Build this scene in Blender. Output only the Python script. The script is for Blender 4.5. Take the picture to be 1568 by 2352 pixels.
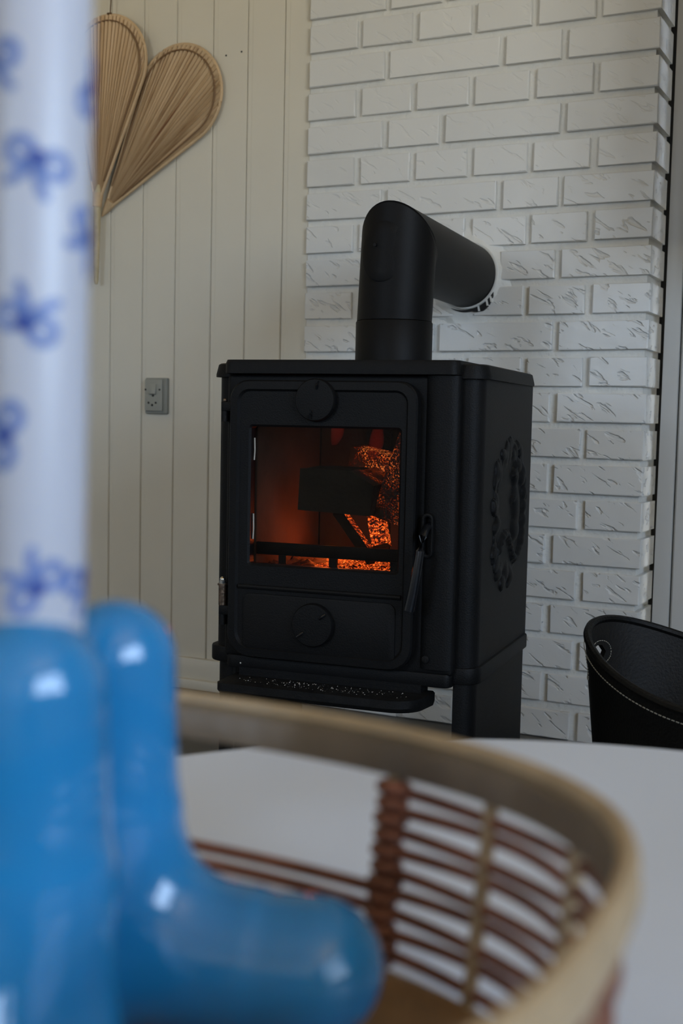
import bpy, bmesh, math, random
from mathutils import Vector, Matrix, noise as mnoise

random.seed(7)
scene = bpy.context.scene
COL = scene.collection
for o in list(bpy.data.objects):
    bpy.data.objects.remove(o, do_unlink=True)
PI = math.pi

# ---------------------------------------------------------------- camera
cam_data = bpy.data.cameras.new('camera')
cam = bpy.data.objects.new('camera', cam_data)
COL.objects.link(cam)
CR = Vector((0.8944918, 0.4466123, 0.0205378))
CU = Vector((-0.0526012, 0.0595111, 0.9968408))
CF = Vector((-0.4439791, 0.8927463, -0.0767245))
CAM_LOC = Vector((1.1945, -2.2130, 0.6015))
mw = Matrix.Identity(4)
for i in range(3):
    mw[i][0] = CR[i]; mw[i][1] = CU[i]; mw[i][2] = -CF[i]; mw[i][3] = CAM_LOC[i]
cam.matrix_world = mw
cam_data.sensor_fit = 'VERTICAL'
cam_data.sensor_height = 36.0
cam_data.sensor_width = 24.0
cam_data.lens = 42.42
cam_data.clip_start = 0.01
cam_data.dof.use_dof = True
cam_data.dof.focus_distance = 1.75
cam_data.dof.aperture_fstop = 6.6
scene.camera = cam

# ---------------------------------------------------------------- world, daylight, exposure
world = bpy.data.worlds.new('World'); scene.world = world
world.use_nodes = True
wnt = world.node_tree; wbg = wnt.nodes['Background']
# blue sky above the horizon, sunlit warm ground below it
wtc = wnt.nodes.new('ShaderNodeTexCoord'); wsep = wnt.nodes.new('ShaderNodeSeparateXYZ'); wrp = wnt.nodes.new('ShaderNodeValToRGB'); wmr = wnt.nodes.new('ShaderNodeMapRange')
wnt.links.new(wtc.outputs['Generated'], wsep.inputs[0]); wnt.links.new(wsep.outputs['Z'], wmr.inputs[0])
wmr.inputs[1].default_value = -1.0; wmr.inputs[2].default_value = 1.0
wnt.links.new(wmr.outputs[0], wrp.inputs[0]); wnt.links.new(wrp.outputs[0], wbg.inputs[0])
wel = wrp.color_ramp.elements
wel[0].position = 0.0; wel[0].color = (0.90, 0.76, 0.50, 1)
wel[1].position = 1.0; wel[1].color = (0.40, 0.62, 1.0, 1)
for p_, c_ in ((0.48, (0.90, 0.76, 0.50, 1)), (0.53, (0.64, 0.79, 1.0, 1))):
    e_ = wel.new(p_); e_.color = c_
wbg.inputs[1].default_value = 14.6
vs = scene.view_settings
vs.view_transform = 'Standard'
vs.look = 'None'
vs.gamma = 1.0
vs.exposure = 0.0
vs.use_curve_mapping = False

RX = 3.3            # right side wall
FY = -4.6           # wall behind the camera
def window_portal(name, loc, direction, sx, sy):
    """guides the sky sampling through a real window opening; gives off no light itself"""
    ld = bpy.data.lights.new(name, 'AREA'); ld.shape = 'RECTANGLE'; ld.size = sx; ld.size_y = sy
    ld.cycles.is_portal = True
    lo = bpy.data.objects.new(name, ld); COL.objects.link(lo)
    lo.location = loc; lo.rotation_euler = Vector(direction).to_track_quat('-Z', 'Y').to_euler()
window_portal('sky_portal_side', (RX + 0.13, -2.85, 1.38), (-1, 0, 0), 2.0, 1.36)
window_portal('sky_portal_rear', (-0.3, FY - 0.13, 1.45), (0, 1, 0), 1.0, 1.0)

# ---------------------------------------------------------------- materials
def new_mat(name):
    m = bpy.data.materials.new(name); m.use_nodes = True
    nt = m.node_tree
    return m, nt, nt.nodes['Principled BSDF']
def N(nt, typ, **kw):
    n = nt.nodes.new(typ)
    for k, v in kw.items():
        setattr(n, k, v)
    return n
def ramp(nt, stops):
    r = nt.nodes.new('ShaderNodeValToRGB')
    el = r.color_ramp.elements
    while len(el) < len(stops): el.new(0.5)
    for e, (p, c) in zip(el, stops):
        e.position = p
        e.color = (c[0], c[1], c[2], 1) if not isinstance(c, (int, float)) else (c, c, c, 1)
    return r
def simple(name, color, rough=0.5, metal=0.0, bump=0.0, bscale=60, var=0.0, vscale=4, spec=0.5, coat=0.0):
    m, nt, b = new_mat(name)
    b.inputs['Base Color'].default_value = (*color, 1)
    b.inputs['Roughness'].default_value = rough
    b.inputs['Metallic'].default_value = metal
    b.inputs['Specular IOR Level'].default_value = spec
    b.inputs['Coat Weight'].default_value = coat
    tc = N(nt, 'ShaderNodeTexCoord')
    if bump:
        n = N(nt, 'ShaderNodeTexNoise'); n.inputs['Scale'].default_value = bscale; n.inputs['Detail'].default_value = 4
        nt.links.new(tc.outputs['Object'], n.inputs['Vector'])
        bp = N(nt, 'ShaderNodeBump'); bp.inputs['Strength'].default_value = bump; bp.inputs['Distance'].default_value = 0.002
        nt.links.new(n.outputs['Fac'], bp.inputs['Height']); nt.links.new(bp.outputs['Normal'], b.inputs['Normal'])
    if var:
        n = N(nt, 'ShaderNodeTexNoise'); n.inputs['Scale'].default_value = vscale; n.inputs['Detail'].default_value = 5
        nt.links.new(tc.outputs['Object'], n.inputs['Vector'])
        r = ramp(nt, [(0.3, [c * (1 - var) for c in color]), (0.7, [min(1, c * (1 + var)) for c in color])])
        nt.links.new(n.outputs['Fac'], r.inputs['Fac']); nt.links.new(r.outputs['Color'], b.inputs['Base Color'])
    return m

M = {}
M['iron'] = simple('black_cast_iron', (0.0046, 0.0046, 0.0048), 0.52, 0, 0.25, 500, 0.2, 9, 0.14)
M['iron_dusty'] = simple('dusty_cast_iron', (0.006, 0.006, 0.006), 0.62, 0, 0.3, 350, 0.35, 30, 0.16)
M['pipe'] = simple('black_stove_paint', (0.0046, 0.0046, 0.0048), 0.50, 0, 0.12, 700, 0.15, 9, 0.14)
M['steel'] = simple('bright_steel', (0.62, 0.60, 0.56), 0.22, 1.0)
M['worn_steel'] = simple('worn_steel', (0.12, 0.085, 0.06), 0.4, 0.8, 0.3, 300, 0.5, 200)
M['handle'] = simple('polished_dark_steel', (0.006, 0.0065, 0.008), 0.2, 0.0)
M['panel'] = simple('cream_panel_paint', (0.64, 0.605, 0.515), 0.45, 0, 0.15, 18, 0.035, 3)
M['plaster'] = simple('rough_white_plaster', (0.68, 0.68, 0.65), 0.6, 0, 1.0, 70, 0.06, 20)
M['mortar'] = simple('painted_mortar', (0.67, 0.665, 0.63), 0.6, 0, 1.0, 120, 0.06, 14)
M['trim'] = simple('pale_grey_trim_paint', (0.50, 0.49, 0.46), 0.42, 0, 0.1, 20, 0.03, 3)
M['skirting'] = simple('white_skirting_paint', (0.68, 0.65, 0.56), 0.4)
M['roomwall'] = simple('room_wall_paint', (0.72, 0.71, 0.67), 0.6)
M['table'] = simple('white_table_laminate', (0.61, 0.665, 0.76), 0.38)
M['tableleg'] = simple('white_metal', (0.6, 0.6, 0.6), 0.4)
M['outlet'] = simple('grey_outlet_plastic', (0.30, 0.305, 0.27), 0.42)
M['outlet_frame'] = simple('outlet_edge_plastic', (0.24, 0.245, 0.22), 0.45)
M['hole'] = simple('dark_hole', (0.01, 0.01, 0.01), 0.8)
M['leather'] = simple('black_leather', (0.003, 0.0028, 0.0026), 0.46, 0, 0.4, 260, 0.1, 9, 0.16)
M['leather_in'] = simple('black_leather_lining', (0.008, 0.007, 0.006), 0.6, 0, 0.4, 260, 0, 4, 0.25)
M['thread'] = simple('pale_thread', (0.30, 0.28, 0.23), 0.7)
M['blue'] = simple('blue_glazed_ceramic', (0.014, 0.180, 0.41), 0.13, 0, 0.03, 12, 0.05, 8, 0.5, 0.5)
M['candle'] = simple('white_candle_wax', (0.455, 0.468, 0.525), 0.38)
M['candle'].node_tree.nodes['Principled BSDF'].inputs['Subsurface Weight'].default_value = 0.25
M['candle'].node_tree.nodes['Principled BSDF'].inputs['Subsurface Radius'].default_value = (0.004, 0.004, 0.005)
M['bow'] = simple('watercolour_blue_print', (0.115, 0.18, 0.40), 0.5, 0, 0, 1, 0.18, 300)
M['knot'] = simple('deep_blue_print', (0.022, 0.052, 0.25), 0.5)
M['wick'] = simple('candle_wick', (0.5, 0.47, 0.4), 0.8)
M['rattan'] = simple('reddish_rattan', (0.17, 0.062, 0.036), 0.4, 0, 0.4, 200, 0.3, 60)
M['rattan_tan'] = simple('tan_bamboo', (0.34, 0.245, 0.14), 0.45, 0, 0.2, 150, 0.15, 40)
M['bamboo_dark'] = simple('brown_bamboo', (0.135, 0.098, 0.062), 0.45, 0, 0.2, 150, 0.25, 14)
M['basket_base'] = simple('brown_basket_base', (0.25, 0.15, 0.07), 0.5, 0, 0.5, 120, 0.25, 40)
M['string'] = simple('brown_cord', (0.10, 0.055, 0.025), 0.8)
M['ash'] = simple('pale_ash', (0.42, 0.40, 0.36), 0.9)
M['firebrick'] = simple('sooty_firebrick', (0.030, 0.017, 0.011), 0.9, 0, 0.7, 60, 0.5, 14)
M['soot'] = simple('soot_black_firebrick', (0.008, 0.0065, 0.006), 0.9, 0, 0.7, 60, 0.4, 14)
M['frame'] = simple('white_window_frame', (0.75, 0.75, 0.73), 0.4)

def brick_material():
    m, nt, b = new_mat('white_painted_brick')
    geo = N(nt, 'ShaderNodeNewGeometry')
    info = N(nt, 'ShaderNodeObjectInfo')
    mp = N(nt, 'ShaderNodeMapping'); mp.inputs['Rotation'].default_value = (0, math.radians(-33), 0)
    nt.links.new(geo.outputs['Position'], mp.inputs['Vector'])
    mp2 = N(nt, 'ShaderNodeMapping'); mp2.inputs['Scale'].default_value = (24, 40, 78)
    nt.links.new(mp.outputs['Vector'], mp2.inputs['Vector'])
    n1 = N(nt, 'ShaderNodeTexNoise'); n1.inputs['Scale'].default_value = 1.0; n1.inputs['Detail'].default_value = 3; n1.inputs['Roughness'].default_value = 0.45; n1.inputs['Distortion'].default_value = 0.5
    nt.links.new(mp2.outputs['Vector'], n1.inputs['Vector'])
    r1 = ramp(nt, [(0.30, 0.0), (0.36, 0.3), (0.415, 1.0), (1.0, 1.0)])
    nt.links.new(n1.outputs['Fac'], r1.inputs['Fac'])
    n2 = N(nt, 'ShaderNodeTexNoise'); n2.inputs['Scale'].default_value = 190; n2.inputs['Detail'].default_value = 3
    nt.links.new(geo.outputs['Position'], n2.inputs['Vector'])
    n3 = N(nt, 'ShaderNodeTexNoise'); n3.inputs['Scale'].default_value = 28; n3.inputs['Detail'].default_value = 2
    nt.links.new(geo.outputs['Position'], n3.inputs['Vector'])
    a1 = N(nt, 'ShaderNodeMath', operation='MULTIPLY_ADD'); a1.inputs[1].default_value = 0.05
    nt.links.new(n2.outputs['Fac'], a1.inputs[0]); nt.links.new(r1.outputs['Color'], a1.inputs[2])
    a2 = N(nt, 'ShaderNodeMath', operation='MULTIPLY_ADD'); a2.inputs[1].default_value = 0.5
    nt.links.new(n3.outputs['Fac'], a2.inputs[0]); nt.links.new(a1.outputs[0], a2.inputs[2])
    bp = N(nt, 'ShaderNodeBump'); bp.inputs['Strength'].default_value = 1.0; bp.inputs['Distance'].default_value = 0.0027
    nt.links.new(a2.outputs[0], bp.inputs['Height']); nt.links.new(bp.outputs['Normal'], b.inputs['Normal'])
    # the lower courses are the rougher, hand-struck bricks
    sz = N(nt, 'ShaderNodeSeparateXYZ'); nt.links.new(geo.outputs['Position'], sz.inputs[0])
    mz = N(nt, 'ShaderNodeMapRange'); mz.inputs[1].default_value = 0.80; mz.inputs[2].default_value = 1.15; mz.inputs[3].default_value = 1.0; mz.inputs[4].default_value = 0.30
    nt.links.new(sz.outputs['Z'], mz.inputs[0]); nt.links.new(mz.outputs[0], bp.inputs['Strength'])
    rc = ramp(nt, [(0.0, (0.645, 0.645, 0.625)), (1.0, (0.715, 0.715, 0.695))])
    nt.links.new(info.outputs['Random'], rc.inputs['Fac'])
    nt.links.new(rc.outputs['Color'], b.inputs['Base Color'])
    b.inputs['Roughness'].default_value = 0.34
    return m
M['brick'] = brick_material()

def fan_material(c1, c2, c3, seed):
    m, nt, b = new_mat('dried_palm_leaf')
    tc = N(nt, 'ShaderNodeTexCoord'); sx = N(nt, 'ShaderNodeSeparateXYZ')
    nt.links.new(tc.outputs['Object'], sx.inputs[0])
    at = N(nt, 'ShaderNodeMath', operation='ARCTAN2')
    nt.links.new(sx.outputs['X'], at.inputs[0]); nt.links.new(sx.outputs['Z'], at.inputs[1])
    cb = N(nt, 'ShaderNodeCombineXYZ'); cb.inputs[2].default_value = seed
    nt.links.new(at.outputs[0], cb.inputs[0])
    sc = N(nt, 'ShaderNodeMath', operation='MULTIPLY'); sc.inputs[1].default_value = 0.09
    nt.links.new(sx.outputs['Z'], sc.inputs[0]); nt.links.new(sc.outputs[0], cb.inputs[1])
    n = N(nt, 'ShaderNodeTexNoise'); n.inputs['Scale'].default_value = 34; n.inputs['Detail'].default_value = 5; n.inputs['Roughness'].default_value = 0.65
    nt.links.new(cb.outputs[0], n.inputs['Vector'])
    r = ramp(nt, [(0.30, c3), (0.42, c2), (0.52, c1), (0.8, [c * 1.1 for c in c1])])
    nt.links.new(n.outputs['Fac'], r.inputs['Fac'])
    # fold lines between the pleats, some darker than others
    fq = N(nt, 'ShaderNodeMath', operation='MULTIPLY'); fq.inputs[1].default_value = 38.6
    nt.links.new(at.outputs[0], fq.inputs[0])
    fr0 = N(nt, 'ShaderNodeMath', operation='FRACT'); nt.links.new(fq.outputs[0], fr0.inputs[0])
    ln = ramp(nt, [(0.0, 1.0), (0.16, 0.0), (0.88, 0.0), (1.0, 1.0)]); nt.links.new(fr0.outputs[0], ln.inputs['Fac'])
    n2 = N(nt, 'ShaderNodeTexNoise'); n2.inputs['Scale'].default_value = 11; n2.inputs['Detail'].default_value = 1
    nt.links.new(cb.outputs[0], n2.inputs['Vector'])
    mk = N(nt, 'ShaderNodeMapRange'); mk.inputs[1].default_value = 0.35; mk.inputs[2].default_value = 0.65; mk.inputs[4].default_value = 0.85
    nt.links.new(n2.outputs['Fac'], mk.inputs[0])
    mm = N(nt, 'ShaderNodeMath', operation='MULTIPLY'); nt.links.new(ln.outputs['Color'], mm.inputs[0]); nt.links.new(mk.outputs[0], mm.inputs[1])
    mx = N(nt, 'ShaderNodeMixRGB'); mx.inputs[2].default_value = (*c3, 1)
    nt.links.new(mm.outputs[0], mx.inputs[0]); nt.links.new(r.outputs['Color'], mx.inputs[1]); nt.links.new(mx.outputs[0], b.inputs['Base Color'])
    bp = N(nt, 'ShaderNodeBump'); bp.inputs['Strength'].default_value = 0.35; bp.inputs['Distance'].default_value = 0.002
    nt.links.new(n.outputs['Fac'], bp.inputs['Height']); nt.links.new(bp.outputs['Normal'], b.inputs['Normal'])
    b.inputs['Roughness'].default_value = 0.55
    return m
M['leaf_a'] = fan_material((0.56, 0.40, 0.235), (0.50, 0.345, 0.19), (0.27, 0.145, 0.065), 1.3)
M['leaf_b'] = fan_material((0.55, 0.40, 0.24), (0.43, 0.29, 0.155), (0.20, 0.085, 0.035), 4.7)
M['leaf_rim'] = simple('palm_leaf_binding', (0.54, 0.385, 0.225), 0.55, 0, 0.4, 120, 0.12, 30)
M['leaf_stitch'] = simple('brown_stitch_line', (0.19, 0.105, 0.048), 0.6)
M['fan_handle'] = simple('wrapped_cane', (0.47, 0.385, 0.23), 0.55, 0, 0.6, 160, 0.12, 60)

def floor_material():
    m, nt, b = new_mat('grey_slate_floor')
    tc = N(nt, 'ShaderNodeTexCoord')
    n = N(nt, 'ShaderNodeTexNoise'); n.inputs['Scale'].default_value = 7; n.inputs['Detail'].default_value = 7
    nt.links.new(tc.outputs['Object'], n.inputs['Vector'])
    r = ramp(nt, [(0.3, (0.075, 0.073, 0.068)), (0.7, (0.14, 0.138, 0.13))])
    nt.links.new(n.outputs['Fac'], r.inputs['Fac']); nt.links.new(r.outputs['Color'], b.inputs['Base Color'])
    bp = N(nt, 'ShaderNodeBump'); bp.inputs['Strength'].default_value = 0.4; bp.inputs['Distance'].default_value = 0.004
    nt.links.new(n.outputs['Fac'], bp.inputs['Height']); nt.links.new(bp.outputs['Normal'], b.inputs['Normal'])
    b.inputs['Roughness'].default_value = 0.55
    return m
M['floor'] = floor_material()
def pine_material():
    m, nt, b = new_mat('varnished_pine_boards')
    tc = N(nt, 'ShaderNodeTexCoord'); mp = N(nt, 'ShaderNodeMapping'); mp.inputs['Scale'].default_value = (14, 0.8, 14)
    nt.links.new(tc.outputs['Object'], mp.inputs['Vector'])
    n = N(nt, 'ShaderNodeTexNoise'); n.inputs['Scale'].default_value = 3; n.inputs['Detail'].default_value = 5
    nt.links.new(mp.outputs['Vector'], n.inputs['Vector'])
    r = ramp(nt, [(0.3, (0.60, 0.47, 0.29)), (0.7, (0.72, 0.60, 0.42))])
    nt.links.new(n.outputs['Fac'], r.inputs['Fac']); nt.links.new(r.outputs['Color'], b.inputs['Base Color'])
    b.inputs['Roughness'].default_value = 0.45
    return m
M['pine'] = pine_material()
def glass_material(name, tint, gloss):
    m, nt, b = new_mat(name)
    nt.nodes.remove(b)
    out = nt.nodes['Material Output']
    t = N(nt, 'ShaderNodeBsdfTransparent'); t.inputs[0].default_value = (*tint, 1)
    g = N(nt, 'ShaderNodeBsdfGlossy'); g.inputs['Roughness'].default_value = 0.08; g.inputs[0].default_value = (1, 1, 1, 1)
    mx = N(nt, 'ShaderNodeMixShader'); mx.inputs[0].default_value = gloss
    nt.links.new(t.outputs[0], mx.inputs[1]); nt.links.new(g.outputs[0], mx.inputs[2]); nt.links.new(mx.outputs[0], out.inputs[0])
    return m
M['window_glass'] = glass_material('clear_window_glass', (0.97, 0.98, 0.98), 0.03)
M['stove_glass'] = glass_material('smoky_stove_glass', (0.80, 0.76, 0.72), 0.012)

def ember_material(name, lo, hi, strength, cscale=120, crisp=0.3):
    """charcoal whose cracks and patches glow"""
    m, nt, b = new_mat(name)
    geo = N(nt, 'ShaderNodeNewGeometry')
    n = N(nt, 'ShaderNodeTexNoise'); n.inputs['Scale'].default_value = 22; n.inputs['Detail'].default_value = 3
    nt.links.new(geo.outputs['Position'], n.inputs['Vector'])
    patch = N(nt, 'ShaderNodeMapRange'); patch.inputs[1].default_value = lo; patch.inputs[2].default_value = hi
    nt.links.new(n.outputs['Fac'], patch.inputs[0])
    v = N(nt, 'ShaderNodeTexNoise'); v.inputs['Scale'].default_value = cscale; v.inputs['Detail'].default_value = 6; v.inputs['Roughness'].default_value = 0.75
    nt.links.new(geo.outputs['Position'], v.inputs['Vector'])
    cr = N(nt, 'ShaderNodeMapRange'); cr.inputs[1].default_value = 0.56 - crisp * 0.35; cr.inputs[2].default_value = 0.56 + crisp * 0.45
    nt.links.new(v.outputs['Fac'], cr.inputs[0])
    mu = N(nt, 'ShaderNodeMath', operation='MULTIPLY')
    nt.links.new(patch.outputs[0], mu.inputs[0]); nt.links.new(cr.outputs[0], mu.inputs[1])
    r = ramp(nt, [(0.0, (0.02, 0.0, 0.0)), (0.15, (0.35, 0.02, 0.003)), (0.5, (1.0, 0.13, 0.012)), (1.0, (1.0, 0.42, 0.10))])
    nt.links.new(mu.outputs[0], r.inputs['Fac'])
    nt.links.new(r.outputs['Color'], b.inputs['Emission Color'])
    st = N(nt, 'ShaderNodeMath', operation='MULTIPLY'); st.inputs[1].default_value = strength
    nt.links.new(mu.outputs[0], st.inputs[0]); nt.links.new(st.outputs[0], b.inputs['Emission Strength'])
    b.inputs['Base Color'].default_value = (0.02, 0.016, 0.012, 1)
    b.inputs['Roughness'].default_value = 0.85
    return m
M['char'] = simple('charred_wood', (0.010, 0.009, 0.006), 0.9, 0, 0.3, 160, 0.3, 30, 0.2)
M['ember'] = ember_material('glowing_charcoal', 0.22, 0.55, 3.6, 240)
M['ember_dim'] = ember_material('dim_glowing_charcoal', 0.40, 0.72, 0.7, 260)
M['ember_patch'] = ember_material('patchy_glowing_charcoal', 0.44, 0.62, 1.8, 340, 0.12)
M['ember_red'] = ember_material('red_glowing_charcoal', 0.34, 0.66, 1.1, 420, 0.10)
M['ember_hot'] = ember_material('hot_glowing_charcoal', 0.10, 0.45, 4.2, 300)
def flame_material():
    m, nt, b = new_mat('red_flame')
    nt.nodes.remove(b); out = nt.nodes['Material Output']
    e = N(nt, 'ShaderNodeEmission'); e.inputs[0].default_value = (1.0, 0.022, 0.006, 1); e.inputs[1].default_value = 5.0
    nt.links.new(e.outputs[0], out.inputs['Volume'])
    return m
M['flame'] = flame_material()

# ---------------------------------------------------------------- mesh helpers
class MB:
    def __init__(s): s.v = []; s.f = []; s.mi = []
    def add(s, verts, faces, mi=0):
        k = len(s.v); s.v += [tuple(v) for v in verts]
        for f in faces: s.f.append(tuple(i + k for i in f)); s.mi.append(mi)
        return s
    def box(s, x0, x1, y0, y1, z0, z1, mi=0):
        return s.add([(x0,y0,z0),(x1,y0,z0),(x1,y1,z0),(x0,y1,z0),(x0,y0,z1),(x1,y0,z1),(x1,y1,z1),(x0,y1,z1)],
                     [(0,3,2,1),(4,5,6,7),(0,1,5,4),(1,2,6,5),(2,3,7,6),(3,0,4,7)], mi)
    def loft(s, loops, closed=True, cap=True, mi=0):
        n = len(loops[0]); vs_ = [p for l in loops for p in l]; fs = []
        for i in range(len(loops) - 1):
            for j in range(n if closed else n - 1):
                a = i * n + j; b_ = i * n + (j + 1) % n
                fs.append((a, b_, b_ + n, a + n))
        if cap and closed:
            fs.append(tuple(range(n - 1, -1, -1))); fs.append(tuple((len(loops) - 1) * n + j for j in range(n)))
        return s.add(vs_, fs, mi)
    def cyl(s, p0, p1, r0, r1=None, n=20, mi=0):
        r1 = r0 if r1 is None else r1
        p0 = Vector(p0); p1 = Vector(p1); d = (p1 - p0).normalized()
        u = d.orthogonal().normalized(); w = d.cross(u)
        l = lambda p, r: [p + (u * math.cos(2*PI*k/n) + w * math.sin(2*PI*k/n)) * r for k in range(n)]
        return s.loft([l(p0, r0), l(p1, r1)], mi=mi)
    def tube(s, pts, r, n=8, closed=False, mi=0, flat=None):
        pts = [Vector(p) for p in pts]; loops = []; m = len(pts)
        up = Vector((0, 0, 1))
        for i, p in enumerate(pts):
            a = pts[(i - 1) % m] if (closed or i > 0) else p
            b_ = pts[(i + 1) % m] if (closed or i < m - 1) else p
            d = (b_ - a).normalized()
            ref = up if abs(d.z) < 0.93 else Vector((0, 1, 0))
            u = d.cross(ref).normalized(); w = u.cross(d)
            rr = r[i] if isinstance(r, (list, tuple)) else r
            ru, rw = (rr, rr) if flat is None else (rr * flat[0], rr * flat[1])
            loops.append([p + u * math.cos(2*PI*k/n) * ru + w * math.sin(2*PI*k/n) * rw for k in range(n)])
        if closed: loops.append(loops[0])
        return s.loft(loops, cap=not closed, mi=mi)
    def sphere(s, c, r, nu=16, nv=10, mi=0):
        c = Vector(c); r = r if isinstance(r, (tuple, list)) else (r, r, r); loops = []
        for i in range(1, nv):
            t = PI * i / nv
            loops.append([c + Vector((r[0]*math.sin(t)*math.cos(2*PI*k/nu), r[1]*math.sin(t)*math.sin(2*PI*k/nu), -r[2]*math.cos(t))) for k in range(nu)])
        return s.loft(loops, mi=mi)
    def build(s, name, mats, parent=None, bevel=0, seg=2, smooth=True, angle=35, weld=True):
        me = bpy.data.meshes.new(name)
        me.from_pydata(s.v, [], s.f)
        if not isinstance(mats, (list, tuple)): mats = [mats]
        for m in mats: me.materials.append(m)
        for p, i in zip(me.polygons, s.mi): p.material_index = i
        bm = bmesh.new(); bm.from_mesh(me)
        if weld: bmesh.ops.remove_doubles(bm, verts=bm.verts, dist=1e-6)
        bmesh.ops.recalc_face_normals(bm, faces=bm.faces)
        if bevel:
            ed = [e for e in bm.edges if len(e.link_faces) == 2 and e.calc_face_angle(0) > math.radians(40)]
            bmesh.ops.bevel(bm, geom=ed, offset=bevel, segments=seg, profile=0.5, affect='EDGES', clamp_overlap=True)
        bm.to_mesh(me); bm.free()
        if smooth:
            for p in me.polygons: p.use_smooth = True
            me.set_sharp_from_angle(angle=math.radians(angle))
        o = bpy.data.objects.new(name, me); COL.objects.link(o)
        if parent is not None: o.parent = parent
        return o

def box(name, x0, x1, y0, y1, z0, z1, mat, parent=None, bevel=0.0, seg=2):
    return MB().box(x0, x1, y0, y1, z0, z1).build(name, mat, parent, bevel, seg)
def thing(name, label, cat, loc=(0, 0, 0), rz=0, group=None):
    o = bpy.data.objects.new(name, None); COL.objects.link(o)
    o.empty_display_size = 0.05
    o.location = loc; o.rotation_euler = (0, 0, rz)
    return tag(o, label, cat, group)
def tag(o, label, cat, group=None):
    o['label'] = label; o['category'] = cat
    if group: o['group'] = group
    return o
def struct(o, label=None):
    o['kind'] = 'structure'
    if label: o['label'] = label
    return o
def rrect(cx, cz, w, h, r, n=6):
    """rounded rectangle loop (x,z), same count for every size; r may be 4 radii tr,tl,bl,br"""
    rs = r if isinstance(r, (tuple, list)) else (r,) * 4
    pts = []
    for (sx, sz, a0), rr in zip(((1, 1, 0), (-1, 1, 90), (-1, -1, 180), (1, -1, 270)), rs):
        ccx = cx + sx * (w / 2 - rr); ccz = cz + sz * (h / 2 - rr)
        for k in range(n + 1):
            a = math.radians(a0 + 90 * k / n)
            pts.append((ccx + rr * math.cos(a), ccz + rr * math.sin(a)))
    return pts
def ring_xz(mb, outer, inner, y0, y1, mi=0):
    """plate with a hole: outer and inner loops (x,z) of equal count, front y0, back y1"""
    n = len(outer); L = []
    for pts, y in ((outer, y0), (inner, y0), (inner, y1), (outer, y1)):
        L.append([(x, y, z) for x, z in pts])
    L.append(L[0])
    return mb.loft(L, cap=False, mi=mi)
def plate_xz(mb, loop, y0, y1, mi=0):
    return mb.loft([[(x, y0, z) for x, z in loop], [(x, y1, z) for x, z in loop]], mi=mi)
def prism_xy(mb, loop, z0, z1, mi=0):
    return mb.loft([[(x, y, z0) for x, y in loop], [(x, y, z1) for x, y in loop]], mi=mi)

# ================================================================ THE ROOM
LX = -2.1; CEIL = 2.42; PY = 0.011
struct(box('floor', LX - 0.2, RX + 0.2, FY - 0.2, 0.3, -0.1, 0.0, M['floor']), 'grey slate floor under the stove')
struct(box('ceiling', LX - 0.2, RX + 0.2, FY - 0.2, 0.3, CEIL, CEIL + 0.1, M['pine']), 'pine board ceiling')
struct(box('wall_side_left', LX - 0.12, LX, FY, 0.25, 0, CEIL, M['roomwall']), 'pale side wall left of the stove')

# side wall with window_1, rear wall with window_2
def wall_with_opening(name, axis, pos, thick, a0, a1, oa0, oa1, oz0, oz1, label):
    mb = MB()
    for (p0, p1, z0, z1) in ((a0, oa0, 0, CEIL), (oa1, a1, 0, CEIL), (oa0, oa1, 0, oz0), (oa0, oa1, oz1, CEIL)):
        if axis == 'x': mb.box(pos, pos + thick, p0, p1, z0, z1)
        else: mb.box(p0, p1, pos - thick, pos, z0, z1)
    return struct(mb.build(name, M['roomwall'], smooth=False), label)
wall_with_opening('wall_side_right', 'x', RX, 0.12, FY, 0.25, -3.85, -1.85, 0.7, 2.06, 'pale side wall with the daylight window')
wall_with_opening('wall_front', 'y', FY, 0.12, LX, RX, -0.8, 0.2, 0.95, 1.95, 'pale wall behind the viewer')
def window(name, axis, pos, a0, a1, z0, z1, label):
    w = bpy.data.objects.new(name, None); COL.objects.link(w); struct(w, label)
    def b(nm, p0, p1, q0, q1, d0, d1, mat):
        if axis == 'x': return box(nm, pos + d0, pos + d1, p0, p1, q0, q1, mat, w)
        return box(nm, p0, p1, pos - d1, pos - d0, q0, q1, mat, w)
    t = 0.06; mid = (a0 + a1) / 2
    b('frame_rail', a0, a1, z0, z0 + t, 0.02, 0.09, M['frame']); b('frame_rail', a0, a1, z1 - t, z1, 0.02, 0.09, M['frame'])
    b('frame_stile', a0, a0 + t, z0 + t, z1 - t, 0.02, 0.09, M['frame']); b('frame_stile', a1 - t, a1, z0 + t, z1 - t, 0.02, 0.09, M['frame'])
    b('mullion', mid - 0.05, mid + 0.05, z0 + t, z1 - t, 0.02, 0.09, M['frame'])
    b('window_pane', a0 + t, mid - 0.05, z0 + t, z1 - t, 0.053, 0.057, M['window_glass']); b('window_pane', mid + 0.05, a1 - t, z0 + t, z1 - t, 0.053, 0.057, M['window_glass'])
    b('window_sill', a0 - 0.04, a1 + 0.04, z0 - 0.03, z0, -0.08, 0.11, M['frame'])
window('window_1', 'x', RX, -3.85, -1.85, 0.7, 2.06, 'white two-pane window in the side wall')
window('window_2', 'y', FY, -0.8, 0.2, 0.95, 1.95, 'white two-pane window behind the viewer')

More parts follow.
